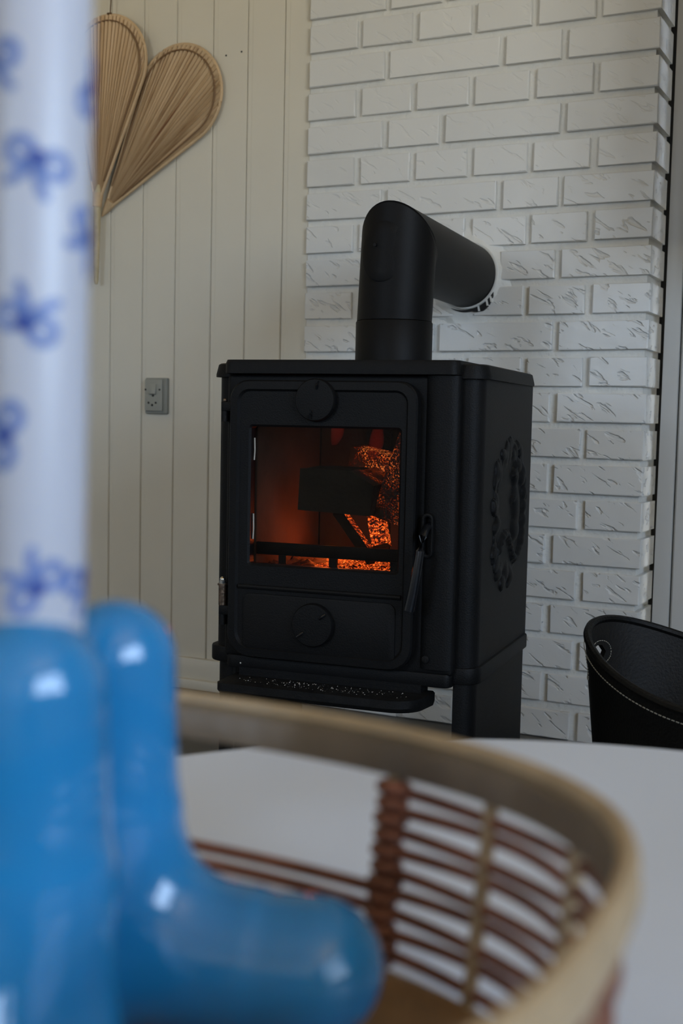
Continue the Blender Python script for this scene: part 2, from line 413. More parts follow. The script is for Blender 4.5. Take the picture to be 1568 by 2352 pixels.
# ---------------------------------------------------------------- panelled wall left of the bricks
wl = struct(box('wall_left', LX, 0.0, PY + 0.014, 0.12, 0, CEIL, M['panel']), 'cream vertical board panelling left of the brick wall')
def board_mesh(w, h):
    g = 0.0006; bv = 0.0014
    x0, x1 = g, w - g
    mb = MB()
    prof = [(x0, 0.014), (x0, 0.0030), (x0 + bv, 0.0), (x0 + 0.0105, 0.0), (x0 + 0.0125, -0.0004), (x1 - bv, -0.0004), (x1, 0.0030), (x1, 0.014)]
    mb.loft([[(x, y, 0) for x, y in prof], [(x, y, h) for x, y in prof]])
    return mb
seams = [-0.0636, -0.1523, -0.2383, -0.3303, -0.417, -0.505]
while seams[-1] > LX + 0.09: seams.append(seams[-1] - 0.0878)
edges = [0.0] + seams
BOARD0 = 0.068
for a, b_ in zip(edges[1:], edges[:-1]):
    o = board_mesh(b_ - a, CEIL - BOARD0).build('board', M['panel'], wl, smooth=False)
    o.location = (a, PY + random.uniform(-0.0006, 0.0006), BOARD0)
bb = bpy.data.objects.new('baseboard_left', None); COL.objects.link(bb); struct(bb, 'cream skirting below the board panelling')
box('skirting_board', LX, -0.001, 0.001, PY + 0.014, 0.022, 0.0675, M['skirting'], bb, 0.002)
box('floor_moulding', LX, -0.001, -0.010, PY + 0.012, 0.0, 0.0225, M['skirting'], bb, 0.004)
# two old nail holes in the panelling
for x, z in ((-0.2055, 1.362), (-0.1675, 1.3655)):
    MB().cyl((x, PY + 0.0005, z), (x, PY - 0.0006, z), 0.0022, n=10).build('nail_hole', M['hole'], wl)

# ---------------------------------------------------------------- white painted brick wall
BW = 0.7055; PITCH = 0.0667; ZK = 0.735
wb = struct(MB().box(-0.0005, BW - 0.008, 0.0085, 0.125, 0, CEIL).build('wall_back', M['mortar'], smooth=False), 'white painted brick chimney wall behind the stove')
PIPE_HIT = (0.3483, 0.880)
def brick_mesh(w, h, d, seed):
    rnd = random.Random(seed); c = 0.0013
    j = lambda a=0.0006: rnd.uniform(-a, a)
    F0 = [(c + j(), 0 + j(.0006), c + j()), (w - c + j(), 0 + j(.0006), c + j()), (w - c + j(), 0 + j(.0006), h - c + j()), (c + j(), 0 + j(.0006), h - c + j())]
    F1 = [(j(.0007), c, j(.0007)), (w + j(.0007), c, j(.0007)), (w + j(.0007), c, h + j(.0007)), (j(.0007), c, h + j(.0007))]
    B1 = [(0, d, 0), (w, d, 0), (w, d, h), (0, d, h)]
    mb = MB(); mb.loft([F0, F1, B1])
    me_o = mb.build('brick', M['brick'], smooth=False)
    me = me_o.data; bpy.data.objects.remove(me_o)
    return me
BH = 0.0532; J = 0.0142
BK = {k: [brick_mesh(p - J, BH, 0.11, i * 31 + ord(k)) for i in range(5)] for k, p in (('h', 0.12), ('s', 0.24), ('q', 0.18))}
PB = {'h': 0.12, 's': 0.24, 'q': 0.18}
even = {0: 'qhsq', 2: 'qshq', 4: 'qshq', 6: 'qhsq', 8: 'qshq', 10: 'qhsq'}
near = []
for k in range(-11, 25):
    zrow = ZK + k * PITCH + (J * 0.25 if k > -11 else 0.0005)
    pat = 'hhhhhh' if k % 2 else even.get(k, ('qshq', 'qhsq')[(k // 2) % 2])
    x = 0.0
    for kind in pat:
        w = PB[kind] - J
        cx = x + w / 2 - PIPE_HIT[0]; cz = zrow + BH / 2 - PIPE_HIT[1]
        if not (abs(cx) + w / 2 < 0.075 and abs(cz) < 0.05):
            o = bpy.data.objects.new('brick', random.choice(BK[kind])); COL.objects.link(o)
            if max(0, abs(cx) - w / 2) ** 2 + max(0, abs(cz) - BH / 2) ** 2 < 0.078 ** 2: near.append(o)
            o.parent = wb
            o.location = (x + random.uniform(-.0012, .0012), random.uniform(-.0016, .0012), zrow + random.uniform(-.0008, .0008))
            o.rotation_euler = (random.uniform(-.006, .006), random.uniform(-.004, .004), random.uniform(-.004, .004))
        x += PB[kind]
# bricks broken away round the flue opening
n = 40
loopf = lambda y: [(PIPE_HIT[0] + rr_ * math.cos(2*PI*q/n), y, PIPE_HIT[1] + rr_ * math.sin(2*PI*q/n)) for q, rr_ in enumerate(RRS)]
RRS = [0.0745 + 0.006 * mnoise.noise((math.cos(2*PI*q/n) * 3, math.sin(2*PI*q/n) * 3, 4.0)) + 0.004 * mnoise.noise((q * 0.9, 2.0, 1.0)) for q in range(n)]
cut = MB().loft([loopf(-0.05), loopf(0.2)]).build('cutter', M['mortar'])
bpy.context.view_layer.update()
for o in near:
    o.data = o.data.copy()
    md = o.modifiers.new('cut', 'BOOLEAN'); md.operation = 'DIFFERENCE'; md.object = cut; md.solver = 'EXACT'
    dg = bpy.context.evaluated_depsgraph_get()
    me = bpy.data.meshes.new_from_object(o.evaluated_get(dg)); o.modifiers.clear(); o.data = me; me.name = 'brick'
bpy.data.objects.remove(cut, do_unlink=True)
# plaster smeared into the ring between pipe and bricks
mb = MB(); n = 64; L = []
for (rr, yy, am) in ((0.060, -0.004, 0.0), (0.067, -0.0035, 0.001), (0.074, 0.000, 0.002), (0.082, 0.0035, 0.005), (0.094, 0.0080, 0.008), (0.097, 0.013, 0.008)):
    l = []
    for q in range(n):
        a = 2 * PI * q / n
        e = am * (mnoise.noise((math.cos(a) * 2.2, math.sin(a) * 2.2, 3.1)) + 0.8 * mnoise.noise((math.cos(a) * 6, math.sin(a) * 6, 7.7)))
        l.append((PIPE_HIT[0] + (rr + e) * math.cos(a), yy + 0.0012 * mnoise.noise((math.cos(a) * 9, math.sin(a) * 9, rr * 90)), PIPE_HIT[1] + (rr + e) * math.sin(a)))
    L.append(l)
mb.loft(L, cap=False)
mb.build('plaster_patch', M['plaster'], wb)
# dark gap broken out below the flue collar, with chips of plaster in it
mb = MB(); oi = []; oo = []; rnd = random.Random(4)
for q in range(19):
    a = math.radians(-112 + 96 * q / 18); th_ = math.sin(PI * q / 18)
    oi.append((PIPE_HIT[0] + 0.064 * math.cos(a), PIPE_HIT[1] + 0.064 * math.sin(a)))
    r_ = 0.0645 + th_ * (0.005 + 0.012 * max(0, math.sin((q - 7) / 11 * PI)) * rnd.uniform(0.7, 1.1)); oo.append((PIPE_HIT[0] + r_ * math.cos(a), PIPE_HIT[1] + r_ * math.sin(a)))
plate_xz(mb, oi + oo[::-1], -0.0056, 0.010); mb.build('broken_gap', M['hole'], wb)
for (ax, rr) in ((-46, 0.0705), (-38, 0.072), (-62, 0.0690)):
    a = math.radians(ax); px, pz = PIPE_HIT[0] + rr * math.cos(a), PIPE_HIT[1] + rr * math.sin(a)
    plate_xz(MB(), [(px - 0.002, pz + 0.006), (px + 0.0015, pz + 0.0055), (px + 0.004, pz - 0.0055), (px + 0.0005, pz - 0.006)], -0.0075, 0.0).build('plaster_chip', M['plaster'], wb)

# ---------------------------------------------------------------- casing and boards right of the bricks
wr = struct(box('wall_right', BW + 0.030, RX, 0.086, 0.2, 0, CEIL, M['trim']), 'pale grey boarded wall right of the bricks')
tr = struct(MB().add([(0.7205, 0.052, 0), (0.751, 0.052, 0), (0.751, 0.09, 0), (0.7205, 0.09, 0), (0.7265, 0.052, CEIL), (0.751, 0.052, CEIL), (0.751, 0.09, CEIL), (0.7265, 0.09, CEIL)],
    [(0, 3, 2, 1), (4, 5, 6, 7), (0, 1, 5, 4), (1, 2, 6, 5), (2, 3, 7, 6), (3, 0, 4, 7)]).build('trim_1', M['trim'], None, 0.0015), 'pale grey vertical trim beside the brick corner')
x = 0.7535
while x < RX - 0.1:
    o = MB().box(0, 0.118, 0, 0.03, 0, CEIL).build('board', M['trim'], wr, 0.003, 1); o.location = (x, 0.056, 0); x += 0.1205
struct(box('trim_shade_block', 0.845, 1.75, -0.26, 0.056, 0.93, CEIL, M['trim'], None, 0.004), 'added out-of-view block that shades the trim')  # added box out of view, keeps window light off the upper trim
struct(box('gap_shade_strip', BW - 0.01, 0.7265, 0.125, 0.135, 0, CEIL, M['hole']), 'near-black strip for the shade in the gap between bricks and trim')  # shade of the gap painted as a near-black strip, not a trim board

# ================================================================ WOOD STOVE  (local: x right, y back, z up, origin front centre on the floor)
SANG = math.radians(5.7); SO = (0.4287, -0.6755, 0)
st = thing('wood_stove', 'black cast-iron wood-burning stove with lit fire behind its glass door', 'stove', SO, SANG)
HW = 0.202; DP = 0.328; TOP = 0.684
def qround(cx, cy, r, a0, a1, n=8):
    return [(cx + r * math.cos(math.radians(a0 + (a1 - a0) * k / n)), cy + r * math.sin(math.radians(a0 + (a1 - a0) * k / n))) for k in range(n + 1)]
# side panels with quarter-round front columns, going down to the floor as legs
for s, nm in ((1, 'side_panel'), (-1, 'side_panel')):
    def prof(t, r, g=0.0):
        p = [(HW - 0.030, -0.0 - g + 0.012)] + [(HW - 0.030, 0.002 - g)] + qround(HW - r + g, r - g + 0.002 - 0.0, r, -90, 0) + [(HW + g, DP), (HW - 0.012, DP), (HW - 0.012, 0.03), (HW - 0.022, 0.03)]
        return [(s * x, y) for x, y in p]
    loop = prof(0, 0.024)
    mb = MB(); prism_xy(mb, loop, 0.2555, TOP - 0.022)
    mb.build(nm, M['iron'], st)
    lg = [(s * x, y) for x, y in [(HW - 0.031, 0.010), (HW - 0.031, 0.004)] + qround(HW - 0.026, 0.028, 0.024, -90, 0) + [(HW - 0.002, DP - 0.004), (HW - 0.014, DP - 0.004), (HW - 0.014, 0.032), (HW - 0.024, 0.032)]]
    mb = MB(); prism_xy(mb, lg, 0.0, 0.238)
    mb.build('leg', M['iron'], st)
    # base moulding band round the column and along the side
    be = 0.006 if s < 0 else 0.0
    bd = [(s * x, y) for x, y in [(HW - 0.033, 0.010), (HW - 0.033, -0.001)] + qround(HW - 0.022 + be, 0.026, 0.026, -90, 0) + [(HW + 0.004 + be, DP - 0.002), (HW - 0.014, DP - 0.002), (HW - 0.014, 0.03), (HW - 0.024, 0.03)]]
    mb = MB(); prism_xy(mb, bd, 0.236, 0.260)
    mb.build('base_moulding', M['iron'], st, 0.003)
    # cap under the top plate on the corner and side
    mb = MB()
    def cap(e):
        return [(s * x, y) for x, y in [(HW - 0.034, 0.020), (HW - 0.034, -0.001 - e)] + qround(HW - 0.022, 0.024, 0.025 + e, -90, 0) + [(HW + (0.003 if s < 0 else -0.001) + e, DP - 0.004), (HW - 0.09, DP - 0.004), (HW - 0.09, 0.030)]]
    c0, c1 = cap(0.004), cap(0.0005)
    mb.loft([[(x, y, TOP - 0.024) for x, y in c0], [(x, y, TOP - 0.020) for x, y in c0], [(x, y, TOP - 0.006) for x, y in c1], [(x, y, TOP - 0.004) for x, y in cap(-0.003)]])
    mb.build('top_side_cap', M['iron'], st)
# top plate with its proud front
tl = [(-0.1775, 0.3)] + [(-0.1775, -0.012)] + qround(-0.1635, -0.012, 0.014, 180, 270)[1:] + qround(0.161, -0.012, 0.014, 270, 360) + [(0.175, 0.3)]
tl2 = [(x * 0.992, y + 0.002) for x, y in tl]
mb = MB(); mb.loft([[(x, y, TOP - 0.0195) for x, y in tl], [(x, y, TOP - 0.005) for x, y in tl], [(x, y, TOP) for x, y in tl2]])
mb.build('top_plate', M['iron'], st)
# back and bottom
box('back_panel', -HW + 0.012, HW - 0.012, DP - 0.012, DP, 0.2, TOP - 0.02, M['iron'], st)
box('bottom_plate', -HW + 0.014, HW - 0.014, 0.02, DP - 0.012, 0.236, 0.25, M['iron'], st)
# proud front casting with the door opening
fx0, fx1 = -0.176, 0.1735
def front_loop(z):
    return [(fx0, 0.010, z), (fx0, -0.006, z)] + [(x, y, z) for x, y in qround(fx0 + 0.008, -0.006, 0.008, 180, 270)[1:]]
out = rrect((fx0 + fx1) / 2, 0.456, fx1 - fx0, 0.415, 0.006)
inn = rrect(-0.0225, 0.462, 0.250, 0.365, 0.02)
mb = MB(); ring_xz(mb, out, inn, -0.012, 0.010)
mb.build('front_plate', M['iron'], st, 0.005, 3)
# rounded pilaster strip right of the door
mb = MB(); pl = [(0.1255, 0.0)] + [(0.150 + 0.0245 * math.cos(math.radians(a)), -0.008 + 0.011 * math.sin(math.radians(a))) for a in range(180, 361, 15)] + [(0.1745, 0.0)]
prism_xy(mb, pl, 0.258, TOP - 0.0205)
mb.build('front_pilaster', M['iron'], st)
# skirt under the door, carrying the ash shelf
sk = [(-0.174, 0.02), (-0.174, -0.002)] + qround(-0.162, -0.002, 0.012, 180, 270)[1:] + qround(0.160, -0.002, 0.012, 270, 360) + [(0.172, 0.02)]
mb = MB(); prism_xy(mb, sk, 0.232, 0.252); mb.build('front_skirt', M['iron'], st, 0.003)
# ash shelf
sh = [(-0.163, 0.005), (-0.161, -0.046)] + qround(-0.149, -0.060, 0.012, 180, 270)[1:] + qround(0.098, -0.030, 0.042, 270, 355) + [(0.145, 0.005)]
mb = MB(); mb.loft([[(x * 0.985, y * 0.9, 0.203) for x, y in sh], [(x, y, 0.210) for x, y in sh], [(x, y, 0.221) for x, y in sh], [(x * 0.975 - 0.0005, y + 0.0045, 0.2225) for x, y in sh]])
shelf = mb.build('ash_shelf', M['iron_dusty'], st)
mb = MB()
rnd = random.Random(5)
for k in range(170):
    gx = rnd.choice((rnd.gauss(-0.05, 0.03), rnd.gauss(0.035, 0.035), rnd.uniform(-0.14, 0.12))); gy = rnd.uniform(-0.060, -0.022)
    if not -0.15 < gx < 0.125: continue
    sz = rnd.uniform(0.0003, 0.0013) * rnd.uniform(0.5, 1)
    mb.add([(gx - sz, gy - sz, 0.2224), (gx + sz, gy - sz * .5, 0.2224), (gx, gy + sz, 0.2224), (gx, gy, 0.2224 + sz)], [(0, 2, 1), (0, 1, 3), (1, 2, 3), (2, 0, 3)])
o = mb.build('ash_crumbs', M['ash'], shelf, smooth=False); o['kind'] = 'stuff'; o['label'] = 'pale ash crumbs on the shelf'
bxs = MB().cyl((0.137, -0.013, 0.272), (0.137, -0.021, 0.272), 0.0062, 0.0055, n=12); bxs.build('bolt', M['iron_dusty'], st, 0.001)
for z in (0.262, 0.240): MB().sphere((-0.148, -0.013, z), 0.0017, 8, 6).build('paint_chip', M['ash'], st)
# webs that join shelf to skirt
box('shelf_bracket', -0.15, 0.13, -0.014, 0.02, 0.206, 0.234, M['iron'], st)

# ---- door
DX0, DX1, DZ0, DZ1 = -0.164, 0.1195, 0.253, 0.655
dcx, dcz, dw, dh = (DX0 + DX1) / 2, (DZ0 + DZ1) / 2, DX1 - DX0, DZ1 - DZ0
GX0, GX1, GZ0, GZ1 = -0.131, 0.0945, 0.3905, 0.5885
gcx, gcz, gw, gh = (GX0 + GX1) / 2, (GZ0 + GZ1) / 2, GX1 - GX0, GZ1 - GZ0
mb = MB()
R4 = (0.028, 0.028, 0.034, 0.034)
o0 = rrect(dcx, dcz, dw, dh, R4); o1 = rrect(dcx, dcz, dw - 0.004, dh - 0.004, R4); o2 = rrect(dcx, dcz, dw - 0.026, dh - 0.026, [r - 0.010 for r in R4]); o3 = rrect(dcx, dcz, dw - 0.032, dh - 0.032, [r - 0.012 for r in R4])
g0 = rrect(gcx, gcz, gw + 0.006, gh + 0.006, 0.006); g1 = rrect(gcx, gcz, gw, gh, 0.004)
L = []
for loop, y in ((o0, -0.010), (o0, -0.0265), (o1, -0.0295), (o2, -0.0305), (o3, -0.0265), (g0, -0.0265), (g1, -0.0235), (g1, -0.010), (o0, -0.010)):
    L.append([(x, y, z) for x, z in loop])
mb.loft(L, cap=False)
door = mb.build('door', M['iron'], st, angle=25)
box('glass_pane', GX0 - 0.004, GX1 + 0.004, -0.0145, -0.0110, GZ0 - 0.004, GZ1 + 0.004, M['stove_glass'], door)
# pale rope seal peeping out along the glass edges
for pts in (((GX0 + 0.0012, -0.0150, 0.572), (GX0 + 0.0018, -0.0150, 0.555), (GX0 + 0.0010, -0.0150, 0.540)), ((GX0 + 0.0010, -0.0150, 0.462), (GX0 + 0.0015, -0.0150, 0.440), (GX0 + 0.0008, -0.0150, 0.425)), ((GX1 - 0.0012, -0.0150, 0.580), (GX1 - 0.0016, -0.0150, 0.560), (GX1 - 0.0010, -0.0150, 0.538))):
    MB().tube(pts, 0.0011, 6).build('rope_seal', M['ash'], door)
# cross ridge below the window, and moulded edge above it
MB().tube([(DX0 + 0.018, -0.0275, 0.3565), (DX1 - 0.018, -0.0275, 0.3565)], 0.0035, 8, flat=(1, 1)).build('ridge', M['iron'], door)
plate_xz(MB(), rrect(dcx, 0.3045, dw - 0.05, 0.086, 0.012), -0.029, -0.024).build('lower_field', M['iron'], door, 0.0015)
# air controls: two round dials with raised grips
for (kx, kz, kr, ang) in ((-0.0285, 0.6275, 0.0300, 78), (-0.0265, 0.3090, 0.0312, 40)):
    mb = MB(); c = []
    for (rr, y) in ((kr, -0.027), (kr, -0.0355), (kr * 0.95, -0.038), (kr * 0.80, -0.0385)):
        c.append([(kx + rr * math.cos(2*PI*q/40), y, kz + rr * math.sin(2*PI*q/40)) for q in range(40)])
    mb.loft(c)
    dial = mb.build('air_dial', M['iron'], door)
    for sgn in (1, -1):
        a = math.radians(ang); ca, sa = math.cos(a), math.sin(a)
        p0 = (kx + sgn * kr * 0.52 * ca, kz + sgn * kr * 0.52 * sa); p1 = (kx + sgn * kr * 0.9 * ca, kz + sgn * kr * 0.9 * sa)
        MB().tube([(p0[0], -0.0390, p0[1]), ((p0[0] + p1[0]) / 2, -0.0420, (p0[1] + p1[1]) / 2), (p1[0], -0.0400, p1[1])], 0.0016, 8).build('dial_grip', M['handle'], dial)
# hinges
for (hz, big) in ((0.6165, False), (0.318, True)):
    hg = MB().box(-0.1815, -0.158, -0.022, -0.010, hz - 0.007, hz + 0.007).build('hinge', M['iron'], door, 0.0015)
    MB().cyl((-0.1775, -0.016, hz - 0.022), (-0.1775, -0.016, hz - 0.006), 0.0056, n=14).build('hinge_knuckle', M['iron'], hg)
    if big:
        MB().cyl((-0.1775, -0.016, hz + 0.007), (-0.1775, -0.016, hz + 0.036), 0.0062, n=14).build('hinge_knuckle', M['worn_steel'], hg)
        MB().cyl((-0.1775, -0.016, hz + 0.036), (-0.1775, -0.016, hz + 0.0385), 0.0078, n=16).build('washer', M['worn_steel'], hg)
        MB().cyl((-0.1775, -0.016, hz + 0.0385), (-0.1775, -0.016, hz + 0.0435), 0.0052, n=6).sphere((-0.1775, -0.016, hz + 0.0445), 0.0045, 12, 8).build('cap_nut', M['steel'], hg)['label'] = 'shiny steel cap nut'
    else:
        MB().sphere((-0.1775, -0.016, hz + 0.009), 0.0030, 10, 8).build('cap_nut', M['worn_steel'], hg)
# latch handle in its slotted boss
ho = rrect(0.1365, 0.4445, 0.017, 0.062, 0.0083); hi = rrect(0.1365, 0.4445, 0.0085, 0.052, 0.0042)
ring_xz(MB(), ho, hi, -0.026, -0.010).build('latch_boss', M['iron'], st, 0.002)
hp = [(0.1375, -0.018, 0.458), (0.1375, -0.034, 0.455), (0.1370, -0.046, 0.445), (0.1355, -0.052, 0.425), (0.1325, -0.054, 0.400), (0.1280, -0.054, 0.372), (0.1225, -0.053, 0.344)]
mb = MB().tube(hp, [0.0052, 0.0054, 0.0056, 0.0060, 0.0066, 0.0072, 0.0078], 14)
mb.build('door_handle', M['handle'], st)['label'] = 'slim polished dark door handle'

# ---- firebox lining
box('firebrick', -0.150, -0.138, 0.014, 0.262, 0.30, 0.625, M['firebrick'], st, 0.002)
box('firebrick', 0.112, 0.124, 0.014, 0.262, 0.30, 0.625, M['firebrick'], st, 0.002)
for bx0 in (-0.137, -0.0125): box('firebrick', bx0, bx0 + 0.1235, 0.262, 0.276, 0.30, 0.625, M['soot'], st, 0.002)
box('baffle_plate', -0.150, 0.124, 0.06, 0.276, 0.6255, 0.634, M['iron'], st)
gr = box('grate', -0.137, 0.111, 0.016, 0.262, 0.345, 0.3575, M['iron'], st)
box('log_fence', -0.137, 0.111, 0.012, 0.017, 0.4000, 0.4185, M['iron'], st, 0.001)
for fx in (-0.095, -0.0155, 0.078): box('fence_slat', fx - 0.006, fx + 0.006, 0.012, 0.017, 0.3575, 0.4, M['iron'], st)

# ---- cast relief on the visible side: animal among leaves
rb = random.Random(11); blobs = []
def blob(y, z, ry, rz_, h, ang=0): blobs.append((y, z, ry, rz_, h, math.radians(ang)))
for k in range(46):
    a = 2 * PI * k / 46 + rb.uniform(-.1, .1); rr = rb.uniform(0.82, 1.08)
    if 4.9 < a < 5.6: continue
    blob(0.182 + 0.098 * rr * math.cos(a), 0.466 + 0.105 * rr * math.sin(a), rb.uniform(.008, .014), rb.uniform(.012, .020), rb.uniform(.003, .0065), rb.uniform(0, 180))
blob(0.205, 0.475, 0.020, 0.042, 0.010, 12); blob(0.196, 0.520, 0.015, 0.016, 0.010); blob(0.186, 0.523, 0.009, 0.007, 0.010, 20); blob(0.200, 0.536, 0.004, 0.009, 0.008)
blob(0.205, 0.440, 0.024, 0.020, 0.010, -20); blob(0.187, 0.487, 0.014, 0.006, 0.009, 25)
for k in range(9):
    a = math.radians(-70 + k * 24); blob(0.252 + 0.020 * math.cos(a) * 0.6, 0.470 + 0.055 * math.sin(a), 0.013, 0.015, 0.009)
blob(0.184, 0.468, 0.088, 0.098, 0.0025)
for k in range(14): blob(0.115 + 0.010 * k, 0.415 + 0.022 * math.sin(k * 0.45), 0.011, 0.007, 0.008, 15)
mb = MB(); NY, NZ = 74, 74; y0, y1, z0, z1 = 0.070, 0.300, 0.345, 0.588; V = []; Fc = []
for i in range(NY + 1):
    for j in range(NZ + 1):
        y = y0 + (y1 - y0) * i / NY; z = z0 + (z1 - z0) * j / NZ; h = -0.003
        for (by, bz, ry, rz_, bh, ba) in blobs:
            dy, dz = y - by, z - bz; u = (dy * math.cos(ba) + dz * math.sin(ba)) / ry; v = (-dy * math.sin(ba) + dz * math.cos(ba)) / rz_
            q = u * u + v * v
            if q < 1: h = max(h, bh * math.sqrt(1 - q))
        if i in (0, NY) or j in (0, NZ): h = -0.003
        V.append((HW + h, y, z))
for i in range(NY):
    for j in range(NZ):
        a = i * (NZ + 1) + j; Fc.append((a, a + NZ + 1, a + NZ + 2, a + 1))
mb.add(V, Fc); mb.build('cast_relief', M['iron'], st)['label'] = 'raised relief of an animal among leaves'

# ================================================================ FIRE inside the stove
def inworld(o):
    o.location = SO; o.rotation_euler = (0, 0, SANG); return o
def log(p0, p1, sec, mats, hot, label, twist=0.0, hot_idx=1):
    p0 = Vector(p0); p1 = Vector(p1); d = (p1 - p0).normalized()
    ref = Vector((0, 0, 1)) if abs(d.z) < 0.8 else Vector((0, 1, 0))
    u = d.cross(ref).normalized(); w = u.cross(d)
    n = len(sec); mb = MB(); steps = 5; rnd = random.Random(len(label) * 7 + n)
    loops = []
    for k in range(steps + 1):
        c = p0.lerp(p1, k / steps)
        loops.append([c + u * (a * rnd.uniform(.94, 1.04)) + w * (b_ * rnd.uniform(.94, 1.04)) for a, b_ in sec])
    mb.v = [tuple(p) for l in loops for p in l]
    for k in range(steps):
        for j in range(n):
            a = k * n + j; b_ = k * n + (j + 1) % n
            mb.f.append((a, b_, b_ + n, a + n)); mb.mi.append(1 if j in hot else 0)
    mb.f.append(tuple(range(n - 1, -1, -1))); mb.mi.append(1 if 'start' in hot else 0)
    mb.f.append(tuple(steps * n + j for j in range(n))); mb.mi.append(1 if 'end' in hot else 0)
    o = inworld(mb.build('firewood_log', mats, None, smooth=False))
    return tag(o, label, 'log', 'logs burning in the stove')
log((-0.024, 0.040, 0.497), (-0.020, 0.145, 0.500), [(-0.060, -0.030), (0.052, -0.034), (0.062, 0.010), (0.024, 0.030), (-0.056, 0.030)], [M['char'], M['ember_dim']], (0, 2), 'thick dark charred log end in the middle of the fire')
log((-0.060, 0.230, 0.545), (0.070, 0.180, 0.522), [(-0.020, -0.024), (0.020, -0.020), (0.020, 0.014), (-0.02, 0.016)], [M['char'], M['ember_patch']], (0, 1, 2, 3), 'log with glowing front lying behind the dark log')
log((0.046, 0.085, 0.455), (0.090, 0.074, 0.585), [(-0.022, -0.016), (0.022, -0.020), (0.024, 0.016), (-0.018, 0.022)], [M['char'], M['ember_red']], (0, 1, 2, 3), 'red glowing log leaning against the right firebrick')
log((0.036, 0.075, 0.415), (0.016, 0.095, 0.478), [(-0.014, -0.010), (0.010, -0.012), (0.013, 0.012), (-0.012, 0.013)], [M['char'], M['ember_hot']], (0, 1, 2, 3), 'short bright orange ember under the dark log')
log((0.034, 0.050, 0.398), (-0.038, 0.090, 0.466), [(-0.0065, -0.010), (0.0065, -0.010), (0.007, 0.006), (-0.005, 0.008)], [M['char'], M['ember']], (1, 2), 'thin slanting stick with a glowing edge')
# bed of embers
mb = MB(); nx, ny = 46, 34; V = []; Fc = []
for i in range(nx + 1):
    for j in range(ny + 1):
        x = -0.134 + 0.243 * i / nx; y = 0.020 + 0.238 * j / ny
        z = 0.368 + 0.010 * mnoise.noise((x * 40, y * 40, 2)) + 0.006 * mnoise.noise((x * 110, y * 110, 5)) + 0.012 * min(1, (y - 0.02) / 0.06)
        V.append((x, y, z))
for i in range(nx):
    for j in range(ny):
        a = i * (ny + 1) + j; Fc.append((a, a + ny + 1, a + ny + 2, a + 1))
mb.add(V, Fc)
for q, f_ in enumerate(mb.f):
    if V[f_[0]][0] < -0.070 + 0.012 * mnoise.noise((V[f_[0]][1] * 60, 1, 1)) or V[f_[0]][0] > 0.075: mb.mi[q] = 1
eb = inworld(mb.build('ember_bed', [M['ember_hot'], M['ember_dim']], None)); tag(eb, 'bed of glowing orange embers on the stove grate', 'embers'); eb['kind'] = 'stuff'
def flame(c, h, r, lean, label):
    mb = MB(); loops = []
    for k in range(15):
        t = k / 14; rr = r * math.sin(PI * min(1, 0.06 + t * 0.94)) ** 0.8 * (1 - 0.45 * t) + 0.0008
        cx = c[0] + lean * t * t + 0.004 * math.sin(t * 5); cz = c[2] + h * t
        loops.append([(cx + rr * math.cos(2*PI*q/16), c[1] + 0.5 * rr * math.sin(2*PI*q/16), cz) for q in range(16)])
    mb.loft(loops)
    return tag(inworld(mb.build('flame', M['flame'], None)), label, 'flame', 'flames')
flame((-0.008, 0.150, 0.540), 0.066, 0.014, 0.022, 'red flame licking up at the right behind the logs')
flame((-0.084, 0.185, 0.560), 0.062, 0.013, 0.012, 'faint red flame at the top of the stove window')
fl = bpy.data.lights.new('fire_glow', 'POINT'); fl.energy = 0.60; fl.color = (1.0, 0.15, 0.02); fl.shadow_soft_size = 0.02
flo = bpy.data.objects.new('fire_glow', fl); COL.objects.link(flo)
flo.location = Matrix.Rotation(SANG, 3, 'Z') @ Vector((-0.072, 0.150, 0.408)) + Vector(SO)

# ================================================================ FLUE PIPE
PXL, PYL, PR, ZA = -0.013, 0.260, 0.0605, 0.882
fp = thing('flue_pipe', 'black flue pipe with elbow from the stove top into the brick wall', 'flue pipe', SO, SANG)
n = 48
def circ(f): return [f(math.cos(2*PI*q/n), math.sin(2*PI*q/n)) for q in range(n)]
# sleeve with the slight step at its joint
def vr(z, r): return circ(lambda c, s_: (PXL + r * c, PYL + r * s_, z))
MB().loft([vr(TOP + 0.0003, PR + 0.0015), vr(0.7575, PR + 0.0015), vr(0.7590, PR + 0.0005), vr(0.7590, PR - 0.004)]).build('lower_sleeve', M['pipe'], fp)
mit = lambda off, r: circ(lambda c, s_: (PXL + r * c, PYL + r * s_, ZA - r * s_ - off))
mith = lambda off, r: circ(lambda c, s_: (PXL + r * c, PYL + r * s_ + off, ZA - r * s_))
WALLY = 0.715
rows = [vr(0.7595, PR - 0.0015), vr(0.7600, PR), mit(0.010, PR), mit(0.005, PR)]
for k in range(0, 5):   # small rolled seam on the mitre
    t = k / 4; dz = 0.005 * (1 - t); dy = 0.005 * t; rows.append(circ(lambda c, s_: (PXL + PR * c, PYL + PR * s_ + dy, ZA - PR * s_ - dz)) if 0 < k < 4 else (mit(0.003, PR) if k == 0 else mith(0.003, PR)))
rows += [mith(0.008, PR), circ(lambda c, s_: (PXL + PR * c, WALLY, ZA - PR * s_))]
LEAN = lambda z: 0.040 * max(0, min(z, ZA + 0.02) - 0.7595)
MB().loft([[(x + LEAN(z), y, z) for x, y, z in r_] for r_ in rows]).build('elbow', M['pipe'], fp, angle=50)
